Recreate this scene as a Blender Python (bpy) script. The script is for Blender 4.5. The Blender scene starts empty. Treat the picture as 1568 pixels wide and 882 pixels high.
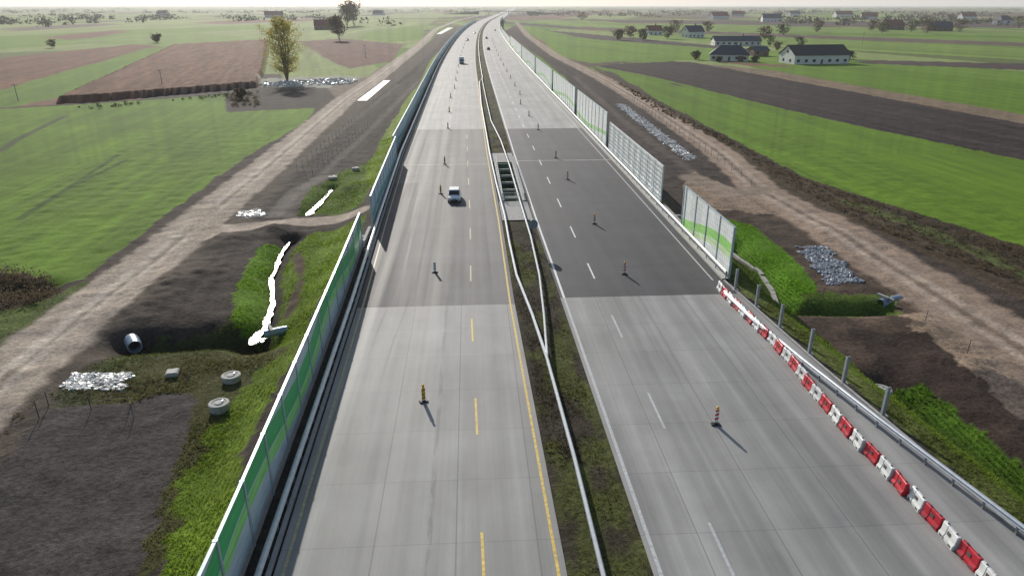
import bpy, math, random, time
import numpy as np
from mathutils import Vector, Matrix, Euler
random.seed(7); rng=np.random.default_rng(7)
T0=time.time()
scene=bpy.context.scene
# ------------------------------------------------------------------ camera
CAMH=25.0
cam_d=bpy.data.cameras.new("camera"); cam=bpy.data.objects.new("camera",cam_d)
scene.collection.objects.link(cam); scene.camera=cam
cam.location=(0,0,CAMH); cam.rotation_euler=(math.radians(90-22.2),0,math.radians(-3.35))
cam_d.sensor_width=36; cam_d.lens=24.34; cam_d.clip_start=0.5; cam_d.clip_end=60000
RM=np.array(cam.rotation_euler.to_matrix())
def G(u,v,z=-1.5):
    """survey: real ground position (x,y) at level z, from the aerial photo's ground homography"""
    d=RM@np.array([(u-784)/1060.0,-(v-441)/1060.0,-1.0])
    if d[2]>-1e-4: d[2]=-1e-4
    t=(z-CAMH)/d[2]; t=min(t,40000)
    return (float(d[0]*t),float(d[1]*t))
def GP(pts,z=-1.5): return [G(u,v,z) for u,v in pts]
# ------------------------------------------------------------------ world + sun
w=bpy.data.worlds.new("World"); scene.world=w; w.use_nodes=True
nt=w.node_tree; sky=nt.nodes.new("ShaderNodeTexSky"); sky.sky_type='NISHITA'; sky.sun_disc=False
EL=math.radians(23); AZ=math.radians(16)
sky.sun_elevation=EL; sky.sun_rotation=-AZ; sky.air_density=1.0; sky.dust_density=1.0
bg=nt.nodes["Background"]; nt.links.new(sky.outputs[0],bg.inputs[0]); bg.inputs[1].default_value=0.105
sd=bpy.data.lights.new("sun",'SUN'); sd.energy=5.0; sd.angle=math.radians(0.55); sd.color=(1,0.95,0.87)
so=bpy.data.objects.new("sun",sd); scene.collection.objects.link(so)
sv=Vector((-math.sin(AZ)*math.cos(EL),math.cos(AZ)*math.cos(EL),math.sin(EL)))
so.rotation_euler=(-sv).to_track_quat('-Z','Y').to_euler(); so.location=(0,0,80)
scene.view_settings.view_transform='Standard'; scene.view_settings.look='None'; scene.view_settings.exposure=0
# ------------------------------------------------------------------ node helpers
class NT:
    def __init__(s,name):
        s.m=bpy.data.materials.new(name); s.m.use_nodes=True; s.t=s.m.node_tree; s.b=s.t.nodes["Principled BSDF"]
    def n(s,ty,**k):
        nd=s.t.nodes.new(ty)
        for a,b in k.items(): setattr(nd,a,b)
        return nd
    def l(s,a,b): s.t.links.new(a,b)
    def put(s,inp,v):
        if isinstance(v,bpy.types.NodeSocket): s.l(v,inp)
        else: inp.default_value=v
    def math(s,op,a,b=0.0,c=0.0):
        nd=s.n("ShaderNodeMath",operation=op); s.put(nd.inputs[0],a); s.put(nd.inputs[1],b); s.put(nd.inputs[2],c); return nd.outputs[0]
    def noise(s,vec,scale,detail=4,rough=.55):
        nd=s.n("ShaderNodeTexNoise"); s.l(vec,nd.inputs["Vector"]); nd.inputs["Scale"].default_value=scale
        nd.inputs["Detail"].default_value=detail; nd.inputs["Roughness"].default_value=rough; return nd.outputs[0]
    def rng(s,v,a,b,c,d):
        nd=s.n("ShaderNodeMapRange"); s.put(nd.inputs[0],v)
        for i,x in enumerate((a,b,c,d)): nd.inputs[i+1].default_value=x
        return nd.outputs[0]
    def mix(s,f,a,b,bt='MIX'):
        nd=s.n("ShaderNodeMix",data_type='RGBA',blend_type=bt); s.put(nd.inputs[0],f)
        for i,x in ((6,a),(7,b)):
            if isinstance(x,tuple) and len(x)==3: x=x+(1,)
            s.put(nd.inputs[i],x)
        return nd.outputs[2]
    def scale(s,col,f):
        nd=s.n("ShaderNodeVectorMath",operation='SCALE'); s.l(col,nd.inputs[0]); s.put(nd.inputs[3],f); return nd.outputs[0]
    def pos(s): return s.n("ShaderNodeNewGeometry").outputs["Position"]
    def vmul(s,v,t):
        nd=s.n("ShaderNodeVectorMath",operation='MULTIPLY'); s.l(v,nd.inputs[0]); nd.inputs[1].default_value=t; return nd.outputs[0]
    def bump(s,h,st,dist):
        nd=s.n("ShaderNodeBump"); nd.inputs["Strength"].default_value=st; nd.inputs["Distance"].default_value=dist
        s.l(h,nd.inputs["Height"]); s.l(nd.outputs[0],s.b.inputs["Normal"])
    def translucent(s,fac):
        t=s.n("ShaderNodeBsdfTranslucent"); s.l(s.b.inputs["Base Color"].links[0].from_socket,t.inputs[0]); mx=s.n("ShaderNodeMixShader"); mx.inputs[0].default_value=fac
        s.l(s.b.outputs[0],mx.inputs[1]); s.l(t.outputs[0],mx.inputs[2]); s.l(mx.outputs[0],s.t.nodes["Material Output"].inputs[0])
def simple(name,col,rough=.7,metal=0,var=.18,scale=3.0,spec=.4):
    a=NT(name); n=a.noise(a.pos(),scale,5)
    c=a.n("ShaderNodeRGB"); c.outputs[0].default_value=tuple(col)+(1,)
    a.l(a.scale(c.outputs[0],a.rng(n,.3,.7,1-var,1+var)),a.b.inputs["Base Color"])
    a.b.inputs["Roughness"].default_value=rough; a.b.inputs["Metallic"].default_value=metal
    a.b.inputs["Specular IOR Level"].default_value=spec
    return a.m
# ------------------------------------------------------------------ mesh builder
class MB:
    def __init__(s): s.v=[];s.f=[];s.m=[]
    def add(s,vs,fs,m=0,M=None):
        o=len(s.v)
        if M is not None: vs=[tuple(M@Vector(p)) for p in vs]
        s.v+=[tuple(p) for p in vs]; s.f+=[tuple(i+o for i in f) for f in fs]; s.m+=[m]*len(fs)
    def box(s,c,sz,m=0,M=None,top=(1,1)):
        x,y,z=c;a,b,h=sz[0]/2,sz[1]/2,sz[2]/2;ta,tb=a*top[0],b*top[1]
        vs=[(x-a,y-b,z-h),(x+a,y-b,z-h),(x+a,y+b,z-h),(x-a,y+b,z-h),(x-ta,y-tb,z+h),(x+ta,y-tb,z+h),(x+ta,y+tb,z+h),(x-ta,y+tb,z+h)]
        s.add(vs,[(0,3,2,1),(4,5,6,7),(0,1,5,4),(1,2,6,5),(2,3,7,6),(3,0,4,7)],m,M)
    def cyl(s,p0,p1,r0,r1=None,n=10,m=0,caps=True):
        r1=r0 if r1 is None else r1
        p0=Vector(p0);p1=Vector(p1);d=(p1-p0).normalized()
        a=d.orthogonal().normalized();b=d.cross(a)
        vs=[];
        for p,r in((p0,r0),(p1,r1)):
            for i in range(n):
                t=2*math.pi*i/n; vs.append(tuple(p+a*math.cos(t)*r+b*math.sin(t)*r))
        fs=[(i,(i+1)%n,n+(i+1)%n,n+i) for i in range(n)]
        if caps: fs+=[tuple(range(n))[::-1],tuple(range(n,2*n))]
        s.add(vs,fs,m)
    def ring(s,p0,p1,ro,ri,n=18,m=0):
        p0=Vector(p0);p1=Vector(p1);d=(p1-p0).normalized();a=d.orthogonal().normalized();b=d.cross(a);vs=[]
        for p,r in((p0,ro),(p1,ro),(p1,ri),(p0,ri)):
            for i in range(n):
                t=2*math.pi*i/n; vs.append(tuple(p+a*math.cos(t)*r+b*math.sin(t)*r))
        fs=[]
        for k in range(4):
            k2=(k+1)%4
            fs+=[(k*n+i,k*n+(i+1)%n,k2*n+(i+1)%n,k2*n+i) for i in range(n)]
        s.add(vs,fs,m)
    def build(s,name,mats,parent=None,smooth=False,loc=None,rotz=0):
        me=bpy.data.meshes.new(name); me.from_pydata(s.v,[],s.f); 
        for m in mats: me.materials.append(m)
        me.polygons.foreach_set("material_index",s.m)
        if smooth: me.polygons.foreach_set("use_smooth",[True]*len(s.f))
        me.update(); o=bpy.data.objects.new(name,me); scene.collection.objects.link(o)
        if parent: o.parent=parent
        if loc: o.location=loc
        o.rotation_euler[2]=rotz
        return o
def empty(name,loc=(0,0,0),rotz=0):
    o=bpy.data.objects.new(name,None); scene.collection.objects.link(o); o.location=loc; o.rotation_euler[2]=rotz; return o
def inst(name,me,loc,rotz=0,sc=1):
    o=bpy.data.objects.new(name,me); scene.collection.objects.link(o); o.location=loc; o.rotation_euler[2]=rotz; o.scale=(sc,)*3; return o
def npmesh(name,V,F,mat,k=4,smooth=False,col=None):
    me=bpy.data.meshes.new(name); me.vertices.add(len(V)); me.vertices.foreach_set("co",np.asarray(V,dtype=np.float32).ravel())
    nf=len(F); me.loops.add(nf*k); me.loops.foreach_set("vertex_index",np.asarray(F,dtype=np.int32).ravel())
    me.polygons.add(nf); me.polygons.foreach_set("loop_start",np.arange(0,nf*k,k,dtype=np.int32))
    if smooth: me.polygons.foreach_set("use_smooth",np.ones(nf,dtype=bool))
    me.update(calc_edges=True)
    if col is not None:
        at=me.color_attributes.new("Col",'FLOAT_COLOR','POINT')
        c=np.ones((len(V),4),dtype=np.float32); c[:,:3]=col[:,:3]
        if col.shape[1]>3: c[:,3]=col[:,3]
        at.data.foreach_set("color",c.ravel())
    me.materials.append(mat); o=bpy.data.objects.new(name,me); scene.collection.objects.link(o); return o
# ------------------------------------------------------------------ noise
def _h(i,j,s):
    x=np.sin(i*127.1+j*311.7+s*74.7)*43758.5453; return x-np.floor(x)
def vn(x,y,s=0):
    xi=np.floor(x);yi=np.floor(y);fx=x-xi;fy=y-yi;fx=fx*fx*(3-2*fx);fy=fy*fy*(3-2*fy)
    return (_h(xi,yi,s)*(1-fx)+_h(xi+1,yi,s)*fx)*(1-fy)+(_h(xi,yi+1,s)*(1-fx)+_h(xi+1,yi+1,s)*fx)*fy
def fbm(x,y,s=0,o=3):
    r=0;a=.5;t=0
    for k in range(o): r=r+a*vn(x*2**k,y*2**k,s+k*3);t+=a;a*=.5
    return r/t
def sm(t): t=np.clip(t,0,1); return t*t*(3-2*t)
# ------------------------------------------------------------------ road alignment
def bend(y):
    y=np.asarray(y,dtype=float); q=np.clip(y-250,0,1150); return 3e-5*q*q+np.clip(y-1400,0,None)*0.069
def I(xs,ys): return lambda y: np.interp(y,xs,ys)
xl=I([-30,25,58,86,126,327,3000],[-9.6,-9.8,-10.5,-11.3,-12.2,-13.4,-13.6])
xmL=I([-30,25,58,83,126,327,3000],[4.3,4.1,3.6,3.6,3.2,2.7,2.7])
xmR=I([-30,25,58,83,126,327,3000],[8.3,8.2,7.9,7.65,7.4,7.4,7.4])
xr=I([-30,25,45,57,62,3000],[30,27.6,25.6,24.7,24.3,24.3])
# ------------------------------------------------------------------ terrain
GREEN=(.105,.19,.010);GREEN2=(.13,.22,.02);PALE=(.22,.27,.085);DARKG=(.05,.07,.018);GB=(.14,.20,.018)
SOIL=(.06,.05,.043);SOILB=(.062,.047,.038);TAN=(.27,.21,.155);CORN=(.17,.085,.055);OLIVE=(.11,.095,.035)
def grow(a,b,d0,k,p=1,ref=100):
    out=[];x=a
    while x<b:
        out.append(x); x+=d0+ (x-ref)*k if p==1 else min(700,d0*(x/ref)**2)
    return out
core=np.arange(-100,100.01,.32)
rt=np.array(grow(100.32,15000,.32,.008))
xs=np.concatenate([-rt[::-1],core,rt])
ys=np.concatenate([np.arange(-30,20,2.0),np.arange(20,90,.32),np.array(grow(90,20000,.32,0,2,90))])
X,Y=np.meshgrid(xs,ys); nx,ny=len(xs),len(ys)
X=X.ravel();Y=Y.ravel()
B=bend(Y); S=X-B
L=xl(Y);R=xr(Y)
tl=sm((L-1.9-S)/5.0); tr=sm((S-(R+1.9))/3.5); TT=np.maximum(tl,tr)
scl=np.clip(Y/120,.6,12)
WX=X+(fbm(X/(2.2*scl),Y/(2.2*scl),1,3)-.5)*2.0*scl**.8*.8
WY=Y+(fbm(X/(2.2*scl),Y/(2.2*scl),9,3)-.5)*2.4*scl**.8
def pip(poly,x,y):
    px=np.array([p[0] for p in poly]);py=np.array([p[1] for p in poly])
    idx=np.where((x>px.min())&(x<px.max())&(y>py.min())&(y<py.max()))[0]
    xx=x[idx];yy=y[idx];ins=np.zeros(len(idx),bool);j=len(px)-1
    for i in range(len(px)):
        c=((py[i]>yy)!=(py[j]>yy))
        if py[i]!=py[j]: ins^=c&(xx<(px[j]-px[i])*(yy-py[i])/(py[j]-py[i])+px[i])
        j=i
    return idx[ins]
def pdist(pl,x,y,maxd):
    pl=np.array(pl);idx=np.where((x>pl[:,0].min()-maxd)&(x<pl[:,0].max()+maxd)&(y>pl[:,1].min()-maxd)&(y<pl[:,1].max()+maxd))[0]
    xx=x[idx];yy=y[idx];d=np.full(len(idx),1e9)
    for a,b in zip(pl[:-1],pl[1:]):
        ab=b-a;t=np.clip(((xx-a[0])*ab[0]+(yy-a[1])*ab[1])/(ab@ab),0,1)
        d=np.minimum(d,np.hypot(xx-a[0]-t*ab[0],yy-a[1]-t*ab[1]))
    return idx,d
C=np.zeros((len(X),3));grass=np.zeros(len(X));Z=np.zeros(len(X));DT=np.full(len(X),.45)
pal=np.array([GREEN,GREEN2,PALE,CORN,(.12,.085,.065),OLIVE,PALE,(.24,.19,.12),GREEN2,(.11,.14,.04),(.06,.045,.04),PALE])
def patch(ang,wd,ln,s):
    ca,sa=math.cos(ang),math.sin(ang);a=X*ca+Y*sa;b=-X*sa+Y*ca
    jb=np.floor(b/ln+_h(np.floor(a/(wd*9)),0*a,s)*3)
    ia=np.floor(a/wd); h=_h(ia,jb,s+2); return pal[(h*len(pal)).astype(int)%len(pal)]
C[:]=patch(.25,42,420,3)
far2=Y>1500; C2=patch(-.3,140,900,8); C[far2]=C2[far2]
lf=(S<-60)&(_h(np.floor(X/60),np.floor(Y/500),77)<.35); C[lf]=np.array(PALE)*.9
near=(np.abs(S)<75)&(Y<260); C[near]=SOILB; DT[near]=1
def lay(poly,col,g=0,warp=1.0,stripe=None,samt=.2,mott=.12):
    P=GP(poly)
    x=X+(WX-X)*warp;y=Y+(WY-Y)*warp
    ii=pip(P,x,y); 
    c=np.array(col)[None,:]*(1+(fbm(X[ii]/9,Y[ii]/14,5,3)-.5)[:,None]*2*mott)
    if stripe:
        (u0,v0),(u1,v1),wd=stripe
        a=np.array(G(u0,v0));b=np.array(G(u1,v1));d=(b-a)/np.linalg.norm(b-a)
        pr=-(X[ii])*d[1]+Y[ii]*d[0];al=X[ii]*d[0]+Y[ii]*d[1]
        c*=(1+(fbm(pr/wd,al/(wd*30),12,3)-.5)[:,None]*2*samt)
    C[ii]=c;grass[ii]=g;DT[ii]=.38 if (g==0 and col[1]>col[0]*1.15) else 1;return ii
def line(pl,wid,col,g=0,soft=.35,ztest=-1.5,wob=.3):
    P=GP(pl,ztest);idx,d=pdist(P,X,Y,wid+4)
    d=d+(fbm(X[idx]/1.5,Y[idx]/1.5,4,3)-.5)*2*wob
    t=sm((wid-d)/soft+.5)[:,None]; C[idx]=C[idx]*(1-t)+np.array(col)[None,:]*t
    grass[idx]=np.where(t[:,0]>.5,g,grass[idx]); DT[idx]=np.where(t[:,0]>.5,.7,DT[idx]); return idx,t[:,0]
# ---- left far
lay([(-900,60),(430,28),(640,30),(640,75),(480,66),(-900,110)],PALE,stripe=((0,60),(300,40),9),samt=.3)
lay([(-200,66),(230,45),(300,50),(150,66),(-200,90)],GREEN2)
lay([(90,66),(240,50),(330,52),(400,62),(250,72)],(.16,.24,.05))
lay([(60,58),(180,46),(200,50),(110,62)],CORN);lay([(0,44),(160,36),(180,39),(20,49)],(.14,.11,.08));lay([(250,46),(400,38),(420,44),(300,50)],GREEN2)
lay([(-200,38),(120,30),(140,33),(-200,43)],GREEN2);lay([(300,34),(480,29),(500,32),(330,38)],CORN)
lay([(-500,140),(210,68),(245,72),(-100,165),(-500,260)],CORN,stripe=((0,120),(200,75),3),samt=.3)
lay([(-700,300),(0,138),(230,73),(275,70),(92,150),(-200,205)],GREEN,stripe=((0,150),(230,75),3))
corn=lay([(92,158),(268,72),(408,64),(402,110),(393,134),(140,156)],(.18,.095,.06),warp=.3,stripe=((110,150),(280,72),1.5),samt=.5)
lay([(405,110),(412,75),(470,64),(530,112),(470,118)],PALE,stripe=((440,110),(450,66),2),samt=.4)
lay([(455,64),(520,60),(620,68),(600,95),(532,106)],(.15,.08,.06),stripe=((532,106),(455,64),2),samt=.3)
lay([(560,50),(650,38),(650,60),(600,66),(545,60)],GREEN2)
lay([(-900,330),(0,168),(100,162),(345,144),(347,172),(482,166),(470,187),(385,235),(262,322),(130,425),(80,436),(0,470),(-400,640),(-900,900)],GREEN,warp=.7,stripe=((60,320),(330,170),1.6),samt=.27,mott=.25)
line([(0,232),(30,212),(100,178)],.9,(.07,.09,.03),wob=.1)
line([(-300,185),(0,166),(100,161),(240,152),(345,144)],1.6,(.035,.05,.015))
for a in(0,14): line([(180+a,238+a*.5),(110,285),(30,335)],.5,(.06,.11,.015),wob=.2)
lay([(345,142),(440,132),(535,137),(478,166),(347,170)],(.048,.039,.034))
lay([(395,122),(520,116),(560,122),(545,134),(400,134)],(.3,.3,.25),warp=2)
lay([(-300,420),(0,415),(70,425),(100,442),(60,470),(0,490),(-300,560)],(.06,.042,.025),g=.6,warp=1.5)
lay([(-300,500),(0,480),(70,460),(130,428),(150,430),(40,530),(-300,800)],(.09,.12,.03),g=.4,warp=1.5)
# ---- left construction corridor
lay([(355,335),(395,270),(470,215),(560,150),(640,95),(672,62),(700,40),(690,80),(640,150),(600,215),(565,290),(560,345)],(.050,.040,.035),stripe=((400,320),(640,110),.9),samt=.6)
for pts in ([(440,330),(480,280),(560,205),(640,125)],[(395,312),(450,260),(530,195),(610,130)]):
    line(pts,.8,(.11,.092,.08),wob=.6,soft=1.2)
line([(420,330),(455,292),(500,270),(530,268)],1.2,(.15,.13,.11),soft=1)
lay([(563,250),(600,190),(655,105),(672,80),(668,100),(625,190),(590,262),(570,300),(545,300),(530,280)],GB,g=1,warp=1.4)
lay([(455,325),(470,298),(500,275),(555,250),(565,300),(545,325),(520,330)],(.10,.15,.025),g=1,warp=1.6)
lay([(350,320),(410,240),(490,175),(545,135),(600,95),(640,80),(560,145),(470,215),(385,290)],(.055,.043,.036))
lay([(505,135),(560,118),(600,95),(650,66),(655,74),(600,110),(525,160)],(.20,.16,.12),warp=1.4)
# lower-left
lay([(-400,1100),(-50,640),(170,545),(330,355),(560,335),(555,345),(400,700),(250,1100)],(.052,.040,.033),warp=1.2,stripe=((330,370),(200,560),.8),samt=.5)
lay([(170,545),(195,520),(340,495),(365,480),(400,520),(370,535),(250,545),(180,600),(60,640),(90,590)],(.062,.075,.025),g=.7,warp=1.6)
lay([(355,490),(362,440),(385,395),(405,372),(432,372),(415,415),(410,470),(395,505)],(.12,.22,.015),g=1,warp=.8)
lay([(425,480),(428,430),(440,385),(470,360),(535,348),(500,420),(470,480),(420,540),(400,530)],(.12,.18,.02),g=1,warp=1.2)
lay([(200,1100),(250,882),(275,740),(320,640),(420,545),(470,470),(535,350),(560,345),(380,700),(310,1100)],(.13,.19,.02),g=1,warp=1.2,mott=.35)
lay([(120,640),(190,560),(330,535),(440,530),(380,590),(330,650),(280,740),(245,882),(180,882),(250,720),(275,610)],(.078,.078,.028),g=.8,warp=1.8)
lay([(-500,1100),(-80,760),(20,680),(75,625),(200,615),(290,598),(300,620),(270,720),(205,882),(130,1100)],(.066,.056,.053),warp=1.0,stripe=((100,860),(220,640),1.2),samt=.35)
lay([(-200,760),(0,625),(60,600),(80,610),(20,690),(-100,800)],(.09,.07,.056),warp=1.5)
line([(455,385),(462,430),(440,480)],.5,(.07,.045,.03),wob=.5)
# ---- dirt track left
lt=[(-260,830),(0,582),(120,488),(230,402),(318,328),(400,262),(470,203),(530,152),(580,118),(640,72),(668,45),(700,32),(745,22)]
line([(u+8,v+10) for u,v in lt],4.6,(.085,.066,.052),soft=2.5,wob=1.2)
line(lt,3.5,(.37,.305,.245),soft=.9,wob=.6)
for o in(-12,0,10): line([(u+o*max(.1,(v-10)/560),v) for u,v in lt],.5,(.50,.43,.36),soft=.7,wob=.3)
line([(u+5*max(.1,(v-10)/560),v) for u,v in lt],.3,(.27,.22,.17),soft=.6,wob=.4)
line([(300,350),(360,350),(430,342),(548,334)],1.9,(.38,.31,.25),soft=.7)
lay([(285,372),(290,325),(335,305),(350,335),(345,355),(310,375)],(.36,.295,.235),warp=1)
lay([(365,322),(395,318),(408,330),(370,332)],(.32,.31,.29),warp=1.5)
# ---- right side
lay([(780,36),(900,60),(1568,110),(2300,180),(2300,260),(1568,150),(1200,100),(1050,92),(900,97),(860,80)],GREEN2,stripe=((1100,95),(1568,150),4))
lay([(800,30),(1568,50),(2300,80),(2300,130),(1568,92),(1000,60)],(.16,.24,.04),stripe=((1000,40),(1568,60),9),samt=.4)
lay([(850,40),(1568,66),(2300,92),(2300,98),(1568,72),(900,46)],(.12,.085,.065));lay([(900,30),(1568,36),(1900,42),(1568,44),(950,36)],(.09,.065,.055));lay([(1200,50),(1568,56),(1568,60),(1200,53)],GREEN)
lay([(1300,92),(1568,98),(2300,160),(2300,172),(1568,108),(1330,98)],(.07,.05,.045))
lay([(1150,102),(1350,104),(1568,128),(2300,240),(2300,330),(1568,178),(1350,140),(1180,112)],GREEN,stripe=((1200,108),(1568,160),3))
lay([(1040,95),(1180,108),(1350,138),(1568,176),(2300,320),(2300,345),(1568,192),(1300,142),(1050,98)],(.20,.145,.095))
plo=lay([(905,100),(1000,93),(1060,96),(1300,140),(1568,190),(2300,350),(2300,440),(1568,248),(1300,192),(1000,118)],(.042,.030,.028),warp=.7,stripe=((950,100),(1568,220),1.3),samt=.6)
lay([(835,68),(905,75),(1060,92),(1000,96),(905,99),(865,92)],GREEN2)
lay([(850,85),(900,97),(985,93),(905,103),(880,108)],(.10,.07,.055))
lay([(942,113),(985,120),(1300,190),(1568,246),(2300,430),(2300,640),(1568,378),(1230,272),(1200,256),(1010,155)],GREEN,warp=.7,stripe=((1010,130),(1568,300),1.8),samt=.22)
lay([(900,100),(942,113),(1010,155),(1200,256),(1230,272),(1568,378),(2300,640),(2300,760),(1568,460),(1320,345),(1200,290),(1090,215),(930,120)],(.072,.053,.034),g=.3,warp=1.5,stripe=((1100,215),(1568,400),.9),samt=.5)
line([(930,112),(1010,158),(1120,216),(1220,272)],1.0,(.05,.035,.023),wob=.8)
line([(1300,310),(1400,345),(1568,420)],1.3,(.10,.12,.04),g=.5,wob=1.2,soft=1)
lay([(770,50),(830,90),(900,150),(1010,255),(1090,330),(1150,322),(1160,295),(1100,232),(930,128),(850,85),(790,36)],(.052,.040,.034),warp=1.2,stripe=((900,140),(1100,290),.9),samt=.5)
line([(880,118),(960,190),(1050,258),(1100,290)],1.0,(.10,.078,.065),soft=1.2,wob=.7)
lay([(1040,285),(1060,262),(1110,285),(1160,290),(1240,335),(1200,345),(1130,322),(1085,322)],(.26,.19,.135),warp=1.5)
lay([(1085,322),(1200,330),(1260,352),(1430,450),(1620,560),(2200,900),(2200,1300),(1700,1000),(1400,740),(1180,520),(1105,430)],(.080,.055,.040),warp=1.2,stripe=((1250,400),(1560,600),1.0),samt=.5)
lay([(1150,330),(1215,345),(1230,375),(1180,380)],(.075,.055,.042))
lay([(1395,480),(1440,470),(1620,560),(1700,640),(1540,590),(1440,560),(1380,500)],(.28,.205,.145),warp=2)
lay([(1450,560),(1568,590),(1700,660),(1700,720),(1568,650)],(.14,.11,.09),warp=2)
lay([(1290,500),(1420,520),(1560,640),(1900,900),(1700,900),(1568,720),(1400,600)],(.05,.034,.027),warp=1.5)
lay([(1113,335),(1150,345),(1215,395),(1250,435),(1245,460),(1205,470),(1185,440),(1115,365)],(.095,.21,.010),g=1,warp=.7)
lay([(1112,368),(1190,440),(1205,475),(1190,490),(1150,455),(1112,420)],(.08,.12,.02),g=.8)
lay([(1215,468),(1230,448),(1370,452),(1375,475),(1330,482),(1215,482)],(.10,.15,.025),g=.8,warp=1)
lay([(1120,440),(1180,470),(1300,562),(1420,650),(1568,762),(1900,1000),(1900,1150),(1568,830),(1340,640),(1150,490)],(.115,.165,.02),g=1,warp=1)
lay([(1375,585),(1420,590),(1568,700),(1900,930),(1900,1000),(1568,750),(1400,635)],(.08,.16,.012),g=1,warp=1.1)
rt_=[(790,34),(808,55),(850,85),(925,122),(1010,172),(1100,232),(1165,290),(1240,332),(1330,385),(1430,446),(1568,535),(1800,690),(2200,960)]
line(rt_,3.3,(.29,.215,.16),soft=.9,wob=.6)
line(rt_[7:],4.2,(.29,.215,.16),soft=1.1,wob=.6)
for o in(-16,10): line([(u+o*max(.1,(v-10)/400),v) for u,v in rt_],.6,(.39,.31,.245),soft=.8,wob=.3)
line([(u-4*max(.1,(v-10)/400),v) for u,v in rt_],.35,(.21,.155,.115),soft=.7,wob=.4)
line([(1165,290),(1120,298),(1060,272)],2.2,(.27,.21,.16),soft=1.4)
# ---- heights
Z=-.12*(1-TT)-1.5*TT
rough=(fbm(X/1.6,Y/1.6,21,4)-.5)
disturbed=TT*sm((90-np.abs(S))/25)*sm((220-Y)/60)
Z+=rough*.30*disturbed*(1-.5*(grass>.5))
Z[corn]+=1.9+ (vn(X[corn]*1.7,Y[corn]*.9,3)-.5)*.5
Z[plo]+=(vn(X[plo]*1.1,Y[plo]*1.1,3)-.5)*.25
def ditch(pl,dep,wd):
    P=GP(pl,-1.9);idx,d=pdist(P,X,Y,wd*3)
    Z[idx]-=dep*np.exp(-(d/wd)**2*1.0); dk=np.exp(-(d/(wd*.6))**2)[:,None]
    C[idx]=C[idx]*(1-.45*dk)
st1=[(445,368),(430,392),(416,425),(418,465),(406,500),(384,528)]
st2=[(195,528),(290,522),(370,516),(400,522)]
st3=[(509,290),(492,310),(470,330)]
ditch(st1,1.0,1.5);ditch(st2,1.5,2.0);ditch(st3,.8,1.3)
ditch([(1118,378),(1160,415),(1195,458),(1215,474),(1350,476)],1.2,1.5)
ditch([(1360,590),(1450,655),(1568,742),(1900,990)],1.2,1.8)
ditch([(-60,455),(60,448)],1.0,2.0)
for (u,v,h,r) in ((345,368,.5,2.4),(285,430,.6,4),(420,352,.5,2.2),(215,470,.5,4),(1400,500,.6,2.5),(1480,560,.5,3),(1290,360,.4,4),(540,290,.7,3)):
    x0,y0=G(u,v);d=np.hypot(X-x0,(Y-y0)*.8);k=d<r*3;Z[k]+=h*np.exp(-(d[k]/r)**2)*(.6+.8*fbm(X[k]/1.2,Y[k]/1.2,2,3))
# median and shoulder
med=(S>xmL(Y)-.3)&(S<xmR(Y)+.3)
mc=fbm(X/1.1,Y/2.5,31,4)[:,None]; mk=sm((mc-.44)/.2); mcol=np.array((.052,.043,.03))*(1-mk)+np.array((.08,.088,.026))*mk
C[med]=mcol[med];grass[med]=.5;Z[med]=-.06+.04*rough[med];DT[med]=.9
sh=(~med)&(TT<.02); C[sh]=np.array((.05,.044,.037)); 
sh2=sh&(Y<300)&(S>R+.8); C[sh2]=np.array((.10,.12,.03))*(.7+.7*fbm(X[sh2]/1.5,Y[sh2]/1.5,3,3))[:,None]; grass[sh2]=.8
pv=(S>L+.4)&(S<R-.4)&~med; Z[pv]=-.25; grass[pv]=0
notuft=((S>L-1.6)&(S<R+.9)&~med)|(med&((S<xmL(Y)+.35)|(S>xmR(Y)-.35)))
VX0,VX1,VY0,VY1=4.3,6.9,93,117.5
vo=(X>VX0-.25)&(X<VX1+.25)&(Y>VY0-.3)&(Y<VY1+.3);Z[vo]=-3.6;C[vo]=(.10,.16,.08);grass[vo]=0
grass[med&(Y>83)&(Y<126.5)]=0
C*=(.82+.36*fbm(X/np.clip(Y/160,.8,30),Y/np.clip(Y/90,.8,60),41,3))[:,None]
tm=NT("ground_soil_and_grass")
at=tm.n("ShaderNodeAttribute",attribute_name="Col"); p=tm.pos()
n1=tm.noise(p,2.6,9,.68); n2=tm.noise(p,.35,4); n3=tm.noise(p,11,4,.7)
f=tm.math('MULTIPLY',tm.math('MULTIPLY',tm.rng(n1,.3,.7,.5,1.55),tm.rng(n2,.3,.7,.75,1.25)),tm.rng(n3,.3,.7,.75,1.25))
f=tm.math('ADD',1.0,tm.math('MULTIPLY',tm.math('SUBTRACT',f,1.0),at.outputs["Alpha"]))
tm.l(tm.scale(at.outputs["Color"],f),tm.b.inputs["Base Color"])
tm.b.inputs["Roughness"].default_value=.95; tm.b.inputs["Specular IOR Level"].default_value=.12
hgt=tm.math('MULTIPLY',n1,at.outputs["Alpha"])
tm.bump(hgt,.8,.2)
Vt=np.stack([X,Y,Z],1)
i0=(np.arange(ny-1)[:,None]*nx+np.arange(nx-1)[None,:]).ravel()
Ft=np.stack([i0,i0+1,i0+nx+1,i0+nx],1)
npmesh("ground",Vt,Ft,tm.m,4,True,np.concatenate([C,DT[:,None]],1))
print("terrain",len(X),time.time()-T0)
def zat(x,y):
    i=min(max(np.searchsorted(xs,x)-1,0),nx-2);j=min(max(np.searchsorted(ys,y)-1,0),ny-2)
    return float(min(Z[j*nx+i],Z[j*nx+i+1],Z[(j+1)*nx+i]))
def gz(u,v,z=-1.5):
    x,y=G(u,v,z); return x,y,zat(x,y)
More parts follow.
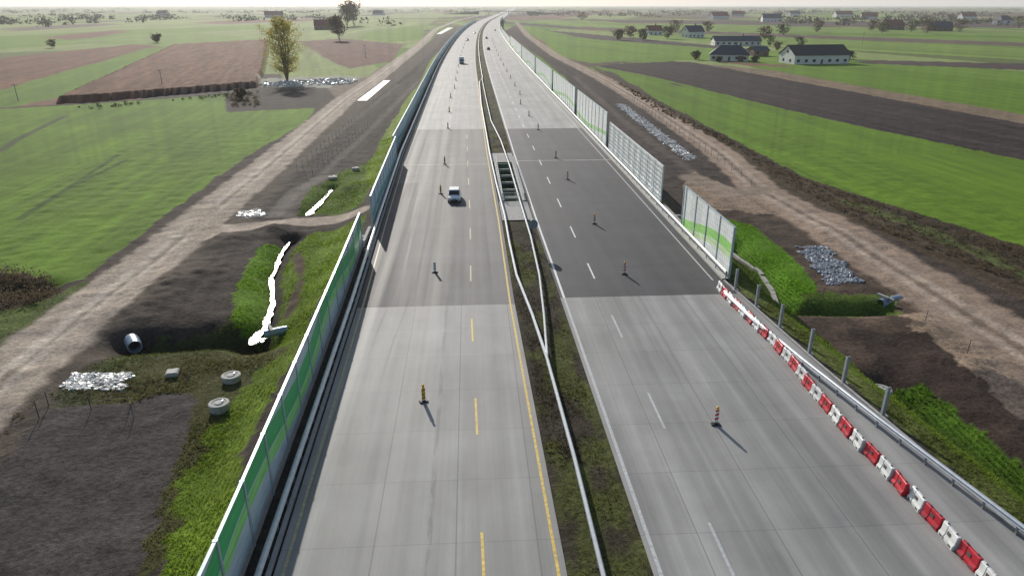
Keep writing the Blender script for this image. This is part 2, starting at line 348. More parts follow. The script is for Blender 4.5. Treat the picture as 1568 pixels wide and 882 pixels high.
# ------------------------------------------------------------------ grass tufts
gm=NT("grass_blades"); a_=gm.n("ShaderNodeAttribute",attribute_name="Col"); gm.l(a_.outputs["Color"],gm.b.inputs["Base Color"])
gm.b.inputs["Roughness"].default_value=.75; gm.b.inputs["Specular IOR Level"].default_value=.15; gm.translucent(.5)
area=(np.gradient(xs)[None,:]*np.gradient(ys)[:,None]).ravel()
wgt=np.where((Y<150)&(Y>20)&(np.abs(X)<95)&~notuft,grass,0)*area/(1+(Y/70)**2); wgt/=wgt.sum()
NTF=120000; pk=rng.choice(len(X),NTF,p=wgt)
NB=3
bx=np.repeat(X[pk]+rng.uniform(-.2,.2,NTF),NB)+rng.normal(0,.06,NTF*NB); by=np.repeat(Y[pk]+rng.uniform(-.2,.2,NTF),NB)+rng.normal(0,.06,NTF*NB)
bz=np.repeat(Z[pk]-.03,NB); hh=np.repeat(rng.uniform(.05,.15,NTF)*(.4+1.1*vn(X[pk]/2.5,Y[pk]/2.5,6)),NB)*rng.uniform(.6,1.3,NTF*NB)
an=rng.uniform(0,6.28,NTF*NB); wd=.022+hh*.14; lx=rng.normal(0,.5,NTF*NB)*hh; ly=rng.normal(0,.5,NTF*NB)*hh
V1=np.stack([bx-np.cos(an)*wd,by-np.sin(an)*wd,bz],1);V2=np.stack([bx+np.cos(an)*wd,by+np.sin(an)*wd,bz],1);V3=np.stack([bx+lx,by+ly,bz+hh],1)
VV=np.stack([V1,V2,V3],1).reshape(-1,3);FF=np.arange(len(VV)).reshape(-1,3)
cc=np.repeat(C[pk]*rng.uniform(.9,1.8,(NTF,1))+rng.uniform(0,.03,(NTF,1))*np.array([1,.85,.2]),NB*3,axis=0)
npmesh("grass",VV,FF,gm.m,3,False,cc)
# ------------------------------------------------------------------ road materials
def road_mat(name,base,concrete,spec=.4):
    a=NT(name); uv=a.n("ShaderNodeUVMap").outputs[0]
    sx=a.n("ShaderNodeSeparateXYZ"); a.l(uv,sx.inputs[0]); u,v=sx.outputs[0],sx.outputs[1]
    streak=a.noise(a.vmul(uv,(.75,.010,1)),1,4,.55); streak2=a.noise(a.vmul(uv,(3.2,.02,1)),1,3,.6)
    blot=a.noise(uv,.13,6,.62); fine=a.noise(uv,14,5,.7); sl=a.noise(a.vmul(uv,(.5,.07,1)),1,5,.6)
    wob=a.math('MULTIPLY',a.math('SUBTRACT',a.noise(a.vmul(uv,(0,.05,1)),1,2),.5),.5)
    wt=a.math('PINGPONG',a.math('ADD',a.math('ADD',u,wob),.35),.94); wt=a.rng(wt,.1,.7,.94,1.03)
    f=a.rng(streak,.3,.7,.74,1.26)
    f=a.math('MULTIPLY',f,wt)
    f=a.math('MULTIPLY',f,a.rng(streak2,.3,.7,.93,1.07)); f=a.math('MULTIPLY',f,a.rng(sl,.3,.7,.87,1.13))
    f=a.math('MULTIPLY',f,a.rng(blot,.3,.7,.84,1.16)); f=a.math('MULTIPLY',f,a.rng(fine,.3,.7,.90,1.10))
    # dark tar / rubber line along one lane joint, patchy
    tl_=a.math('LESS_THAN',a.math('ABSOLUTE',a.math('SUBTRACT',a.math('ADD',u,a.math('MULTIPLY',wob,.3)),-2.55)),.13)
    tg=a.rng(a.noise(a.vmul(uv,(1.5,.35,1)),1,4,.7),.42,.56,0,.30); f=a.math('MULTIPLY',f,a.math('SUBTRACT',1,a.math('MULTIPLY',tl_,tg)))
    # faint curved tyre marks
    for (x0,am,pr,ph,wd_) in ((-7.6,.7,60,0,.10),(-6.2,.7,60,.4,.10),(14.6,.5,80,1,.08)):
        cu=a.math('MULTIPLY',a.math('SINE',a.math('ADD',a.math('MULTIPLY',v,6.283/pr),ph)),am)
        lt1=a.math('LESS_THAN',a.math('ABSOLUTE',a.math('SUBTRACT',u,a.math('ADD',cu,x0))),wd_)
        gt=a.rng(a.noise(a.vmul(uv,(.2,.05,1)),1,3,.6),.45,.6,0,.22); f=a.math('MULTIPLY',f,a.math('SUBTRACT',1,a.math('MULTIPLY',lt1,gt)))
    if concrete:
        us=a.math('DIVIDE',a.math('ADD',u,40.15),4.1);vs=a.math('DIVIDE',a.math('ADD',v,400),5.0)
        cb=a.n("ShaderNodeCombineXYZ"); a.l(a.math('FLOOR',a.math('ADD',us,.5)),cb.inputs[0]); a.l(a.math('FLOOR',a.math('ADD',vs,.5)),cb.inputs[1])
        wn=a.n("ShaderNodeTexWhiteNoise"); a.l(cb.outputs[0],wn.inputs["Vector"])
        f=a.math('MULTIPLY',f,a.rng(wn.outputs[0],0,1,.96,1.04))
        ju=a.math('LESS_THAN',a.math('ABSOLUTE',a.math('SUBTRACT',a.math('FRACT',us),.5)),.009)
        jv=a.math('LESS_THAN',a.math('ABSOLUTE',a.math('SUBTRACT',a.math('FRACT',vs),.5)),.006)
        f=a.math('MULTIPLY',f,a.math('SUBTRACT',1,a.math('MULTIPLY',ju,.33)));f=a.math('MULTIPLY',f,a.math('SUBTRACT',1,a.math('MULTIPLY',jv,.2)))
    else:
        tr=a.noise(a.vmul(uv,(.05,.35,1)),1,3); f=a.math('MULTIPLY',f,a.rng(tr,.3,.7,.9,1.1))
    c=a.n("ShaderNodeRGB"); c.outputs[0].default_value=base+(1,)
    a.l(a.scale(c.outputs[0],f),a.b.inputs["Base Color"])
    a.b.inputs["Specular IOR Level"].default_value=spec
    a.l(a.rng(streak,.3,.7,.60,.78),a.b.inputs["Roughness"])
    a.bump(fine,.25,.02); return a.m
CONC=road_mat("road_concrete",(.285,.28,.268),True)
ASPH=road_mat("road_asphalt",(.060,.060,.065),False,.3)
ASPHL=road_mat("road_asphalt_worn",(.108,.106,.105),False,.35)
YEL=simple("marking_yellow",(.66,.47,.10),.6,var=.35,scale=5); WHT=simple("marking_white",(.72,.72,.70),.6,var=.25,scale=5)
WHTF=simple("marking_white_faded",(.47,.48,.48),.6,var=.25,scale=5); YELF=simple("marking_yellow_faded",(.44,.38,.24),.6,var=.3,scale=4)
def yrows(a,b):
    r=[a];y=a
    while y<b:
        y+=max(2,abs(y)*.03); r.append(min(y,b))
    return r
def strip(name,fl,fr,y0,y1,z,mat,skirt=0):
    r=yrows(y0,y1);v=[];f=[];uvs=[]
    for y in r:
        b=float(bend(y));l=float(fl(y));q=float(fr(y))
        v+=[(l+b,y,z),(q+b,y,z)];uvs+=[(l,y),(q,y)]
    for i in range(len(r)-1): f.append((2*i,2*i+1,2*i+3,2*i+2))
    if skirt:
        o=len(v);n=len(r)
        for y in r:
            b=float(bend(y)); v+=[(float(fl(y))+b,y,z-skirt),(float(fr(y))+b,y,z-skirt)];uvs+=[(float(fl(y)),y),(float(fr(y)),y)]
        for i in range(n-1): f+=[(2*i,2*i+2,o+2*i+2,o+2*i),(2*i+1,o+2*i+1,o+2*i+3,2*i+3)]
    me=bpy.data.meshes.new(name);me.from_pydata(v,[],f);ul=me.uv_layers.new(name="UVMap")
    for lp in me.loops: ul.data[lp.index].uv=uvs[lp.vertex_index]
    me.materials.append(mat);o=bpy.data.objects.new(name,me);scene.collection.objects.link(o);return o
for nm,fl,fr,am,YA,YB in (("motorway_carriageway",xl,xmL,ASPHL,57.3,153),("motorway_carriageway",xmR,xr,ASPH,58.5,153)):
    strip(nm,fl,fr,-30,YA,0,CONC,.3);strip(nm,fl,fr,YA,YB,0,am,.3);strip(nm,fl,fr,YB,9000,0,CONC,.3)
off=lambda fn,d:(lambda y:float(fn(y))+d)
strip("asphalt_shoulder",off(xl,.02),off(xl,3.6),57.32,104,.004,ASPH)
roadmk=empty("road_markings")
def mark(fn,d,w,y0,y1,mat,z=.009):
    o=strip("line",off(fn,d-w/2),off(fn,d+w/2),y0,y1,z,mat);o.parent=roadmk
mark(xmL,-.40,.16,-30,700,YEL);mark(xl,.45,.16,-30,700,YELF);mark(xmR,.35,.2,-30,58.5,WHTF);mark(xmR,.35,.22,58.5,900,WHT)
zero=lambda y:0.0
mark(lambda y:23.4,0,.16,62,900,WHTF)
for k in range(-1,45):
    y=36.9+13.1*k; mark(xmL,-3.95,.15,y,y+4.4,YEL if k<2 else YELF); mark(zero,12.0-min(y,130)*.002,.16,y,y+4.4,WHTF if y<56 else WHT)
    if y>150: mark(xmL,-7.9,.15,y,y+4.4,WHTF)
strip("bridge_joint",lambda y:float(xl(y)),lambda y:float(xmL(y)),116.5,117.1,.013,CONC); strip("bridge_joint",lambda y:float(xmR(y)),lambda y:float(xr(y)),119,119.5,.013,CONC)
# ------------------------------------------------------------------ common materials
STEEL=simple("galvanised_steel",(.50,.53,.56),.42,.5,.12); STEELD=simple("steel_post",(.28,.31,.33),.5,.5,.1)
CON=simple("precast_concrete",(.36,.35,.33),.85,var=.2); CONL=simple("light_concrete",(.46,.45,.42),.8,var=.18)
RED=simple("red_plastic",(.50,.02,.035),.4,var=.25,scale=2); WPL=simple("white_plastic",(.68,.69,.67),.4,var=.18,scale=2); BLK=simple("black_rubber_and_pipe_shade",(.02,.02,.02),.6)
YLW=simple("yellow_plastic",(.7,.42,.02),.4); 
wm=NT("water"); wm.b.inputs["Base Color"].default_value=(.05,.055,.045,1);wm.b.inputs["Roughness"].default_value=.16;wm.bump(wm.noise(wm.pos(),4,5,.6),.9,.06)
WAT=wm.m
def water(pl,wds,z):
    P0=GP(pl,z);P=[];W=[]
    for i in range(len(P0)-1):
        for k in range(6):
            t=k/6;P.append((P0[i][0]*(1-t)+P0[i+1][0]*t+random.uniform(-.1,.1),P0[i][1]*(1-t)+P0[i+1][1]*t));W.append((wds[i]*(1-t)+wds[i+1]*t)*random.uniform(.6,1.3))
    P.append(P0[-1]);W.append(wds[-1]*.4);v=[];f=[]
    for i,(x,y) in enumerate(P):
        a=np.array(P[max(i-1,0)]);b=np.array(P[min(i+1,len(P)-1)]);d=(b-a)/np.linalg.norm(b-a)
        ww=W[i]; v+=[(x-d[1]*ww,y+d[0]*ww,z),(x+d[1]*ww,y-d[0]*ww,z)]
    for i in range(len(P)-1): f.append((2*i,2*i+1,2*i+3,2*i+2))
    mb=MB();mb.add(v,f);mb.build("stream_water",[WAT])
water(st1,[.18,.22,.24,.28,.28,.5],-2.22);water([(386,524),(400,521),(410,517)],[.45,.35,.2],-2.3);water(st2,[.3,.4,.4,.4],-2.78);water(st3,[.35,.4,.55],-2.08)
water([(1215,474),(1280,477),(1350,476)],[.35,.4,.35],-2.5)
def patchw(poly,name,mat,z=None):
    P=[gz(*q) for q in poly]; zz=max(p[2] for p in P)+.12 if z is None else z
    mb=MB();mb.add([(p[0],p[1],zz) for p in P],[tuple(range(len(P)))]);mb.build(name,[mat])
SHT=simple("pale_sheeting",(.62,.62,.62),.45,var=.15,scale=.8)
patchw([(547,155),(562,155),(598,124),(588,124)],"drainage_sheeting",SHT); patchw([(668,53),(676,53),(694,43),(686,43)],"drainage_sheeting",SHT)
def riprap(poly,n,sz,mat,zoff=.05,flat=1.0):
    P=GP(poly);px=np.array(P);V=[];F=[];cnt=0
    bx0,bx1=px[:,0].min(),px[:,0].max();by0,by1=px[:,1].min(),px[:,1].max()
    base=np.array([(-1,-1,-1),(1,-1,-1),(1,1,-1),(-1,1,-1),(-1,-1,1),(1,-1,1),(1,1,1),(-1,1,1)])*.5
    fc=[(0,3,2,1),(4,5,6,7),(0,1,5,4),(1,2,6,5),(2,3,7,6),(3,0,4,7)]
    xx=rng.uniform(bx0,bx1,n*6);yy=rng.uniform(by0,by1,n*6);wx=xx+(fbm(xx*1.2,yy*1.2,3,2)-.5)*1.6;ii=pip(P,wx,yy)[:n]
    for i in ii:
        s=sz*random.uniform(.5,1.3);z=zat(xx[i],yy[i])+zoff
        M=np.array(Euler((random.uniform(-.5,.5),random.uniform(-.5,.5),random.uniform(0,6))).to_matrix())
        q=((base*rng.uniform(.5,1.1,(8,3))*s)@M.T)*np.array([1,1,flat])+np.array([xx[i],yy[i],z]);o=len(V);V+=[tuple(a) for a in q];F+=[tuple(k+o for k in f) for f in fc]
    mb=MB();mb.v=V;mb.f=F;mb.m=[0]*len(F);mb.build("riprap_stones",[mat])
STW=simple("pale_stone",(.60,.60,.58),.4,var=.5,scale=1.5); STG=simple("grey_stone",(.24,.26,.29),.5,var=.5,scale=1.5)
riprap([(92,597),(108,572),(208,571),(196,597)],520,.28,STW,.03,.5);riprap([(1220,378),(1262,378),(1322,432),(1268,436)],1300,.32,STG,.03,.6)
riprap([(942,160),(956,160),(1068,243),(1050,246)],1900,.32,STW,.03,.5);riprap([(365,326),(400,322),(410,330),(370,333)],160,.25,STW,.03,.5)
riprap([(395,128),(520,121),(550,124),(540,130),(400,133)],260,.8,STW,.1)
def manhole(u,v,r=.75,h=.5,z=-1.5):
    x,y,zz=gz(u,v,z);mb=MB();mb.cyl((0,0,-.4),(0,0,h),r,r,22,0,False);mb.cyl((0,0,h),(0,0,h+.12),r*1.08,r*1.08,22,0);mb.ring((0,0,h+.12),(0,0,h+.15),r*.98,r*.8,22,1);mb.cyl((0,0,h+.121),(0,0,h+.17),r*.42,r*.4,16,1)
    mb.box((r*.3,r*.3,h+.19),(.1,.25,.04),2);mb.build("concrete_manhole",[CON,CONL,STEELD],loc=(x,y,zz))
manhole(355,582,.66,.35);manhole(337,627,.66,.45);manhole(510,275,.7,.35);manhole(545,261,.6,.35);manhole(1350,592,.7,.45)
x,y,zz=gz(265,574);mb=MB();mb.box((0,0,.1),(.9,.9,.4),0);mb.box((0,0,.33),(.75,.75,.06),1);mb.build("drain_cover_box",[CON,CONL],loc=(x,y,zz),rotz=.2)
CPIPE=simple("corrugated_pipe",(.30,.37,.46),.4,.3)
def culvert(u,v,ang,r=.75,z=-2.3,head=False,ln=2.2):
    x,y=G(u,v,z);mb=MB();mb.ring((-ln,0,0),(.5,0,0),r,r-.07,22,0);mb.cyl((-.35,0,0),(-.3,0,0),r-.08,r-.08,20,2)  # black disc inside the pipe: painted shade for its dark interior
    for k in range(7): mb.ring((-ln+.3+k*ln/7,0,0),(-ln+.4+k*ln/7,0,0),r+.03,r-.01,22,0)
    if head: mb.box((-.1,0,r+.12),(.25,2*r+.8,.22),1)
    mb.build("culvert_pipe",[CPIPE,CON,BLK],loc=(x,y,z+.25),rotz=ang)
culvert(206,532,-1.0,.58,-2.35,False,1.2);culvert(414,514,3.6,.36,-2.15,True,1.5);culvert(1352,468,3.5,.5,-2.1,True)
def kerbline(name,pts,wd,h,mat,z=-1.5):
    P=GP(pts,z);mb=MB()
    for a,b in zip(P[:-1],P[1:]):
        n=max(1,int(math.dist(a,b)/1.0))
        for i in range(n):
            p=[a[k]+(b[k]-a[k])*(i+.5)/n for k in(0,1)];ang=math.atan2(b[1]-a[1],b[0]-a[0])
            mb.box((0,0,0),(math.dist(a,b)/n*.97,wd,h),0,Matrix.Translation((p[0],p[1],zat(*p)+h*.45))@Matrix.Rotation(ang,4,'Z'))
    return mb.build(name,[mat])
kerbline("concrete_gutter",[(1113,366),(1135,385),(1165,405),(1185,432),(1198,468)],.4,.3,CON)
# ------------------------------------------------------------------ guardrails
def guardrail(name,P,z0=0.0,top=.78,wd=.10,every=2.0,white=STEEL):
    P=[np.array(p) for p in P];mb=MB();prof=[(-wd*.5,.0),(-wd,.06),(-wd*.5,.155),(-wd,.25),(-wd*.4,.31),(wd*.4,.31),(wd,.25),(wd*.5,.155),(wd,.06),(wd*.5,.0)]
    vs=[];k=len(prof)
    for i,p in enumerate(P):
        a=P[max(i-1,0)];b=P[min(i+1,len(P)-1)];d=(b-a)/np.linalg.norm(b-a)
        for o,h in prof: vs.append((p[0]+d[1]*o,p[1]-d[0]*o,z0+top-.31+h))
    fs=[]
    for i in range(len(P)-1):
        for j in range(k): fs.append((i*k+j,i*k+(j+1)%k,(i+1)*k+(j+1)%k,(i+1)*k+j))
    mb.add(vs,fs,0)
    carry=0
    for a,b in zip(P[:-1],P[1:]):
        l=np.linalg.norm(b-a);t=carry
        while t<l:
            p=a+(b-a)*t/l; 
            if p[1]<260: mb.box((p[0],p[1],z0+(top-.32)/2-.1),(.08,.12,top-.3+.2),1)
            t+=every
        carry=t-l
    return mb.build(name,[white,STEELD])
def along(fn,d,y0,y1): return [(float(fn(y))+d+float(bend(y)),y) for y in yrows(y0,y1)]
guardrail("guardrail",along(xl,-.5,-25,1800),wd=.13)
r1=GP([(960,1020),(925,882),(880,700),(838,548),(815,480),(791,420),(780,370),(773,330),(760,280),(750,235),(744,200),(737,160),(734,125)],.7)
guardrail("guardrail",r1+[(4.6+float(bend(y)),y) for y in yrows(r1[-1][1]+12,2500)],wd=.10)
r2=GP([(838,545),(833,480),(826,420),(813,362),(797,310),(781,255),(767,215),(752,185),(744,150),(738,120)],.7)
guardrail("guardrail",r2,wd=.09)
rr=GP([(1800,1010),(1568,812),(1340,640),(1225,550),(1150,488),(1106,446)],.7)
guardrail("guardrail",[(a+.25,b) for a,b in rr],wd=.13)
guardrail("guardrail",along(lambda y:24.3,.35,62,1500),.16,.8,.09,3)
def beam(name,fn,d,w,h,y0,y1,mat,z=0):
    mb=MB();r=yrows(y0,y1)
    for a,b in zip(r[:-1],r[1:]):
        xa=float(fn(a))+d+float(bend(a));xb=float(fn(b))+d+float(bend(b))
        vs=[(xa-w/2,a,z-.3),(xa+w/2,a,z-.3),(xb+w/2,b,z-.3),(xb-w/2,b,z-.3),(xa-w/2,a,z+h),(xa+w/2,a,z+h),(xb+w/2,b,z+h),(xb-w/2,b,z+h)]
        mb.add(vs,[(4,5,6,7),(1,2,6,5),(3,0,4,7)])
    return mb.build(name,[mat])
beam("edge_kerb",lambda y:24.3,.35,.66,.16,62,1500,CONL); beam("edge_kerb",xl,-.25,.22,.10,-30,1500,CON); beam("edge_kerb",xr,.12,.2,.1,-30,61.8,CON)
# ------------------------------------------------------------------ noise walls
def wall_mat(name,base,green,zc,amp,per,ph,band,rib=0,green2=None,trl=0):
    a=NT(name);sx=a.n("ShaderNodeSeparateXYZ");a.l(a.pos(),sx.inputs[0]);x,y,z=sx.outputs
    wv=a.math('SINE',a.math('ADD',a.math('MULTIPLY',y,6.283/per),ph))
    c=a.math('ADD',zc,a.math('MULTIPLY',wv,amp))
    g=a.math('LESS_THAN',a.math('ABSOLUTE',a.math('SUBTRACT',z,c)),band)
    n=a.noise(a.vmul(a.pos(),(1,.6,3)),1.2,4)
    col=a.mix(g,base,green)
    if green2:
        g2=a.math('LESS_THAN',a.math('ABSOLUTE',a.math('SUBTRACT',z,a.math('SUBTRACT',c,band*1.7))),band*.55); col=a.mix(g2,col,green2)
    pn=a.n("ShaderNodeTexWhiteNoise",noise_dimensions='1D');a.l(a.math('FLOOR',a.math('DIVIDE',y,4.0)),pn.inputs["W"])
    f=a.math('MULTIPLY',a.rng(n,.3,.7,.88,1.12),a.rng(pn.outputs[0],0,1,.92,1.06))
    seam=a.math('LESS_THAN',a.math('FRACT',a.math('MULTIPLY',z,2.0)),.07); f=a.math('MULTIPLY',f,a.math('SUBTRACT',1,a.math('MULTIPLY',seam,.3)))
    if rib:
        rb=a.math('LESS_THAN',a.math('FRACT',a.math('MULTIPLY',y,1/rib)),.25); f=a.math('MULTIPLY',f,a.math('SUBTRACT',1,a.math('MULTIPLY',rb,.22)))
    a.l(a.scale(col,f),a.b.inputs["Base Color"]);a.b.inputs["Roughness"].default_value=.45
    return a.m
WML=wall_mat("noise_panel_green",(.50,.60,.62),(.05,.46,.13),2.8,.6,26,1.0,.65,0,(.30,.74,.20))
WMT=wall_mat("noise_panel_teal",(.50,.66,.74),(.10,.42,.36),1.2,.3,40,0,.4)
WMA=wall_mat("noise_panel_white_green",(.86,.90,.87),(.36,.78,.18),1.9,1.1,34,2.2,.5,.5,(.66,.88,.46))
WMC=wall_mat("noise_panel_white",(.86,.90,.87),(.42,.76,.30),1.9,.8,60,1.0,.4,.5)
ac=NT("acrylic_panel");tb=ac.n("ShaderNodeBsdfTransparent");mx=ac.n("ShaderNodeMixShader");ac.b.inputs["Base Color"].default_value=(.75,.82,.80,1);ac.b.inputs["Roughness"].default_value=.15
mx.inputs[0].default_value=.45;ac.l(tb.outputs[0],mx.inputs[1]);ac.l(ac.b.outputs[0],mx.inputs[2]);ac.l(mx.outputs[0],ac.t.nodes["Material Output"].inputs[0])
BPOST=simple("barrier_post",(.42,.50,.52),.45,.3);FRM=simple("white_frame",(.80,.83,.81),.45)
def noise_wall(fn,d,y0,y1,h,mat,bay=4.0,z0=-.1,plinth=.5,post=.22,frame=False):
    mb=MB();y=y0
    while y<y1-.1:
        b=bay if y<350 else bay*3; e=min(y+b,y1);mid=(y+e)/2
        xa=float(fn(y))+d+float(bend(y));xb=float(fn(e))+d+float(bend(e));ang=math.atan2(-(xb-xa),e-y)
        M=Matrix.Translation(((xa+xb)/2,mid,z0))@Matrix.Rotation(ang,4,'Z');ln=math.hypot(xb-xa,e-y)
        mb.box((0,0,plinth/2-.4),(.16,ln-post,plinth+.8),2,M)
        mb.box((0,0,plinth+(h-plinth)/2+.002),(.10,ln-post,h-plinth),0,M)
        mb.box((0,0,h+.035),(.16,ln-post-.01,.06),1,M)
        if frame:
            zz=plinth+.5
            while zz<h-.1: mb.box((0,0,zz),(.15,ln-post-.02,.07),1,M); zz+=.62
            for k in(-.25,.25): mb.box((0,k*ln,plinth+(h-plinth)/2),(.14,.07,h-plinth-.02),1,M)
        mb.box((xa,y,z0+h/2-.3),(post,post*.8,h+.75),1)
        y=e
    mb.box((float(fn(y1))+d+float(bend(y1)),y1,z0+h/2-.3),(post,post*.8,h+.75),1)
    return mb.build("noise_barrier_wall",[mat,FRM if frame else BPOST,CON])
noise_wall(xl,-1.5,-24,74.5,3.9,WML)
noise_wall(xl,-1.0,81.5,122,4.0,WMT); noise_wall(xl,-1.7,125,1200,3.6,WMT)
c24=lambda y:24.3
noise_wall(c24,.85,62.5,79,5.2,WMA,3.9,0); noise_wall(c24,.85,89,126,5.4,ac.m,4.1,0,.4,.2,True)
yy=130
for ln in (42,50,60,80,120,200,300,400): noise_wall(c24,1.1,yy,yy+ln-4,6.5 if yy<400 else 5,WMC,4.2,0); yy+=ln
mb=MB();mb.box((-13.3,78,-1.2),(2.4,.5,2.6));mb.box((-12.4,78,.15),(.35,5.5,.5));mb.box((-13.3,74.9,-1.2),(2.2,.4,2.2));mb.build("underpass_wing_wall",[CON])
mb=MB();mb.box((26.6,84,-1.0),(2.4,.5,2.4));mb.box((25.4,84,.25),(.35,9,.5));mb.build("underpass_wing_wall",[CON])
for (u,v) in((1350,640),(1290,590),(1238,545),(1193,505),(1157,473),(1125,447)):
    x,y=G(u,v,-.2);mb=MB()
    for s in(-.1,.1): mb.box((s,0,1.0),(.03,.18,2.3))
    mb.box((0,0,1.0),(.17,.03,2.3));mb.box((0,0,-.05),(.5,.5,.3),1);mb.build("steel_barrier_post",[STEEL,CON],loc=(x,y,zat(x,y)+.1),rotz=.1)
# ------------------------------------------------------------------ median opening
mb=MB();cx,cy=(VX0+VX1)/2,(VY0+VY1)/2;LX,LY=VX1-VX0,VY1-VY0
GRW=simple("mossy_concrete",(.09,.20,.11),.8,var=.4);
for s in(-1,1):
    mb.box((cx+s*(LX/2+.15),cy,-2.6),(.3,LY+.6,5.0),1); mb.box((cx+s*(LX/2+.2),cy,.03),(.5,LY+1,.3),0)
    mb.box((cx,cy+s*(LY/2+.15),-2.6),(LX,.3,5.0),1)
for k in range(5): mb.box((cx,VY0+3+k*4.6,-.45),(LX,.3,.35),0)
mb.build("median_opening_walls",[CONL,GRW])
mb=MB()
for s in(-1,1):
    X0=cx+s*(LX/2+.2)
    for z in(.45,.8,1.15): mb.box((X0,cy,z),(.05,LY+.8,.05))
    for k in range(14): mb.box((X0,VY0-.2+k*(LY+.4)/13,.65),(.06,.06,1.05))
for z in(.45,.8,1.15):
    for s in(-1,1): mb.box((cx,cy+s*(LY/2+.35),z),(LX+.3,.05,.05))
mb.build("steel_railing",[STEEL])
for nm,ya,yb in(("concrete_slab",83.5,92.4),("concrete_slab",118.2,126)):
    strip(nm,off(xmL,.1),off(xmR,-.1),ya,yb,.05,CON,.2)
x,y=G(816,380,0);mb=MB();mb.cyl((0,0,0),(0,0,3.3),.045,.045,8,0);mb.cyl((0,.06,2.75),(0,.09,2.75),.52,.52,28,1);mb.ring((0,.03,2.75),(0,.058,2.75),.53,.48,28,0);mb.box((0,.045,2.75),(.7,.03,.05),0);mb.cyl((0,0,-.1),(0,0,.06),.2,.2,10,2)
mb.build("round_traffic_sign",[STEELD,simple("sign_back",(.20,.27,.33),.5,.2),CON],loc=(x,y,0))
# ------------------------------------------------------------------ delineator boards
def board_mesh(name,ma,mb_,lamp):
    mb=MB();mb.box((0,0,.05),(.62,.34,.10),0,top=(.85,.8));mb.box((0,0,.13),(.24,.16,.07),0)
    n=6;h=.9/n
    for i in range(n):
        z0=.2+i*h;sk=.1
        vs=[]
        for yy_ in(-.03,.03):
            vs+=[(-.12,yy_,z0),(.12,yy_,z0+sk),(.12,yy_,z0+h+sk),(-.12,yy_,z0+h)]
        if i==0: vs[1]=(.12,-.03,.2);vs[5]=(.12,.03,.2)
        if i==n-1: vs[2]=(.12,-.03,z0+h);vs[6]=(.12,.03,z0+h)
        mb.add(vs,[(0,1,2,3),(7,6,5,4),(0,4,5,1),(1,5,6,2),(2,6,7,3),(3,7,4,0)],1 if i%2 else 2)
    if lamp: mb.box((0,0,1.16),(.14,.10,.12),3);mb.cyl((0,-.03,1.27),(0,.07,1.27),.085,.085,14,3)
    me=mb.build(name,[BLK,ma,mb_,YLW]);m=me.data;bpy.data.objects.remove(me);return m
BM=board_mesh("delineator_board",RED,WPL,True);BY=board_mesh("delineator_board_yellow",YLW,simple("olive_plastic",(.25,.17,.03),.5),True);BW=board_mesh("delineator_board_white",WPL,simple("bluewhite_plastic",(.45,.55,.6),.4),False)
for i,(u,v) in enumerate(((1096,650),(956,420),(910,343),(869,275),(851,242),(824,199),(810,178),(797,160))):
    x,y=G(u,v,0);inst("delineator_board",BM,(x,y,0),random.uniform(-.35,.35))
ly=y
for k in range(12):
    ly+=22+k*2;inst("delineator_board",BM,(15.0+float(bend(ly)),ly,0),0)
for i,(u,v) in enumerate(((649,615),(666,417),(675,297),(681,252),(686,197),(688,172),(690,150))):
    x,y=G(u,v,0);inst("delineator_board",BW if i==1 else BY,(x,y,0),random.uniform(-.35,.35),1.0)
ly=y
for k in range(12):
    ly+=24+k*2;inst("delineator_board",BM,(-5.0+float(bend(ly)),ly,0),0)
# ------------------------------------------------------------------ water-filled barriers
def barrier_mesh(name,mat):
    mb=MB();prof=[(-.24,0),(-.24,.16),(-.15,.30),(-.10,.72),(-.06,.76),(.06,.76),(.10,.72),(.15,.30),(.24,.16),(.24,0)];k=len(prof)
    st=[(-.60,.82),(-.57,1),(-.22,1),(-.2,.86),(.2,.86),(.22,1),(.57,1),(.60,.82)]
    vs=[]
    for y,s in st:
        for x,z in prof: vs.append((x*s,y,z if s==1 else z*.99))
    fs=[(i*k+j,i*k+(j+1)%k,(i+1)*k+(j+1)%k,(i+1)*k+j) for i in range(len(st)-1) for j in range(k)]+[tuple(range(k)),tuple(range((len(st)-1)*k,len(st)*k))[::-1]]
    mb.add(vs,fs,0)
    for s in(-1,1):
        for yy_ in(-.36,.36): mb.box((s*.235,yy_,.09),(.02,.2,.12),1)
        mb.box((s*.125,0,.45),(.03,.22,.2),1)
    for yy_ in(-.35,.35): mb.cyl((0,yy_,.755),(0,yy_,.80),.05,.05,8,1)
    mb.box((0,.64,.4),(.08,.1,.5),0)
    o=mb.build(name,[mat,simple("slot_dark",(.12,.10,.10),.6)]);m=o.data;bpy.data.objects.remove(o);return m
BR=barrier_mesh("barrier_red",RED);BWm=barrier_mesh("barrier_white",WPL)
y=22.0;i=0
while y<60.6:
    inst("plastic_traffic_barrier",BR if i%2==0 else BWm,(23.45+random.uniform(-.06,.06)+ (0.2*math.sin(y*.3)),y,0),random.uniform(-.09,.09)-.03,1.06);y+=1.38;i+=1
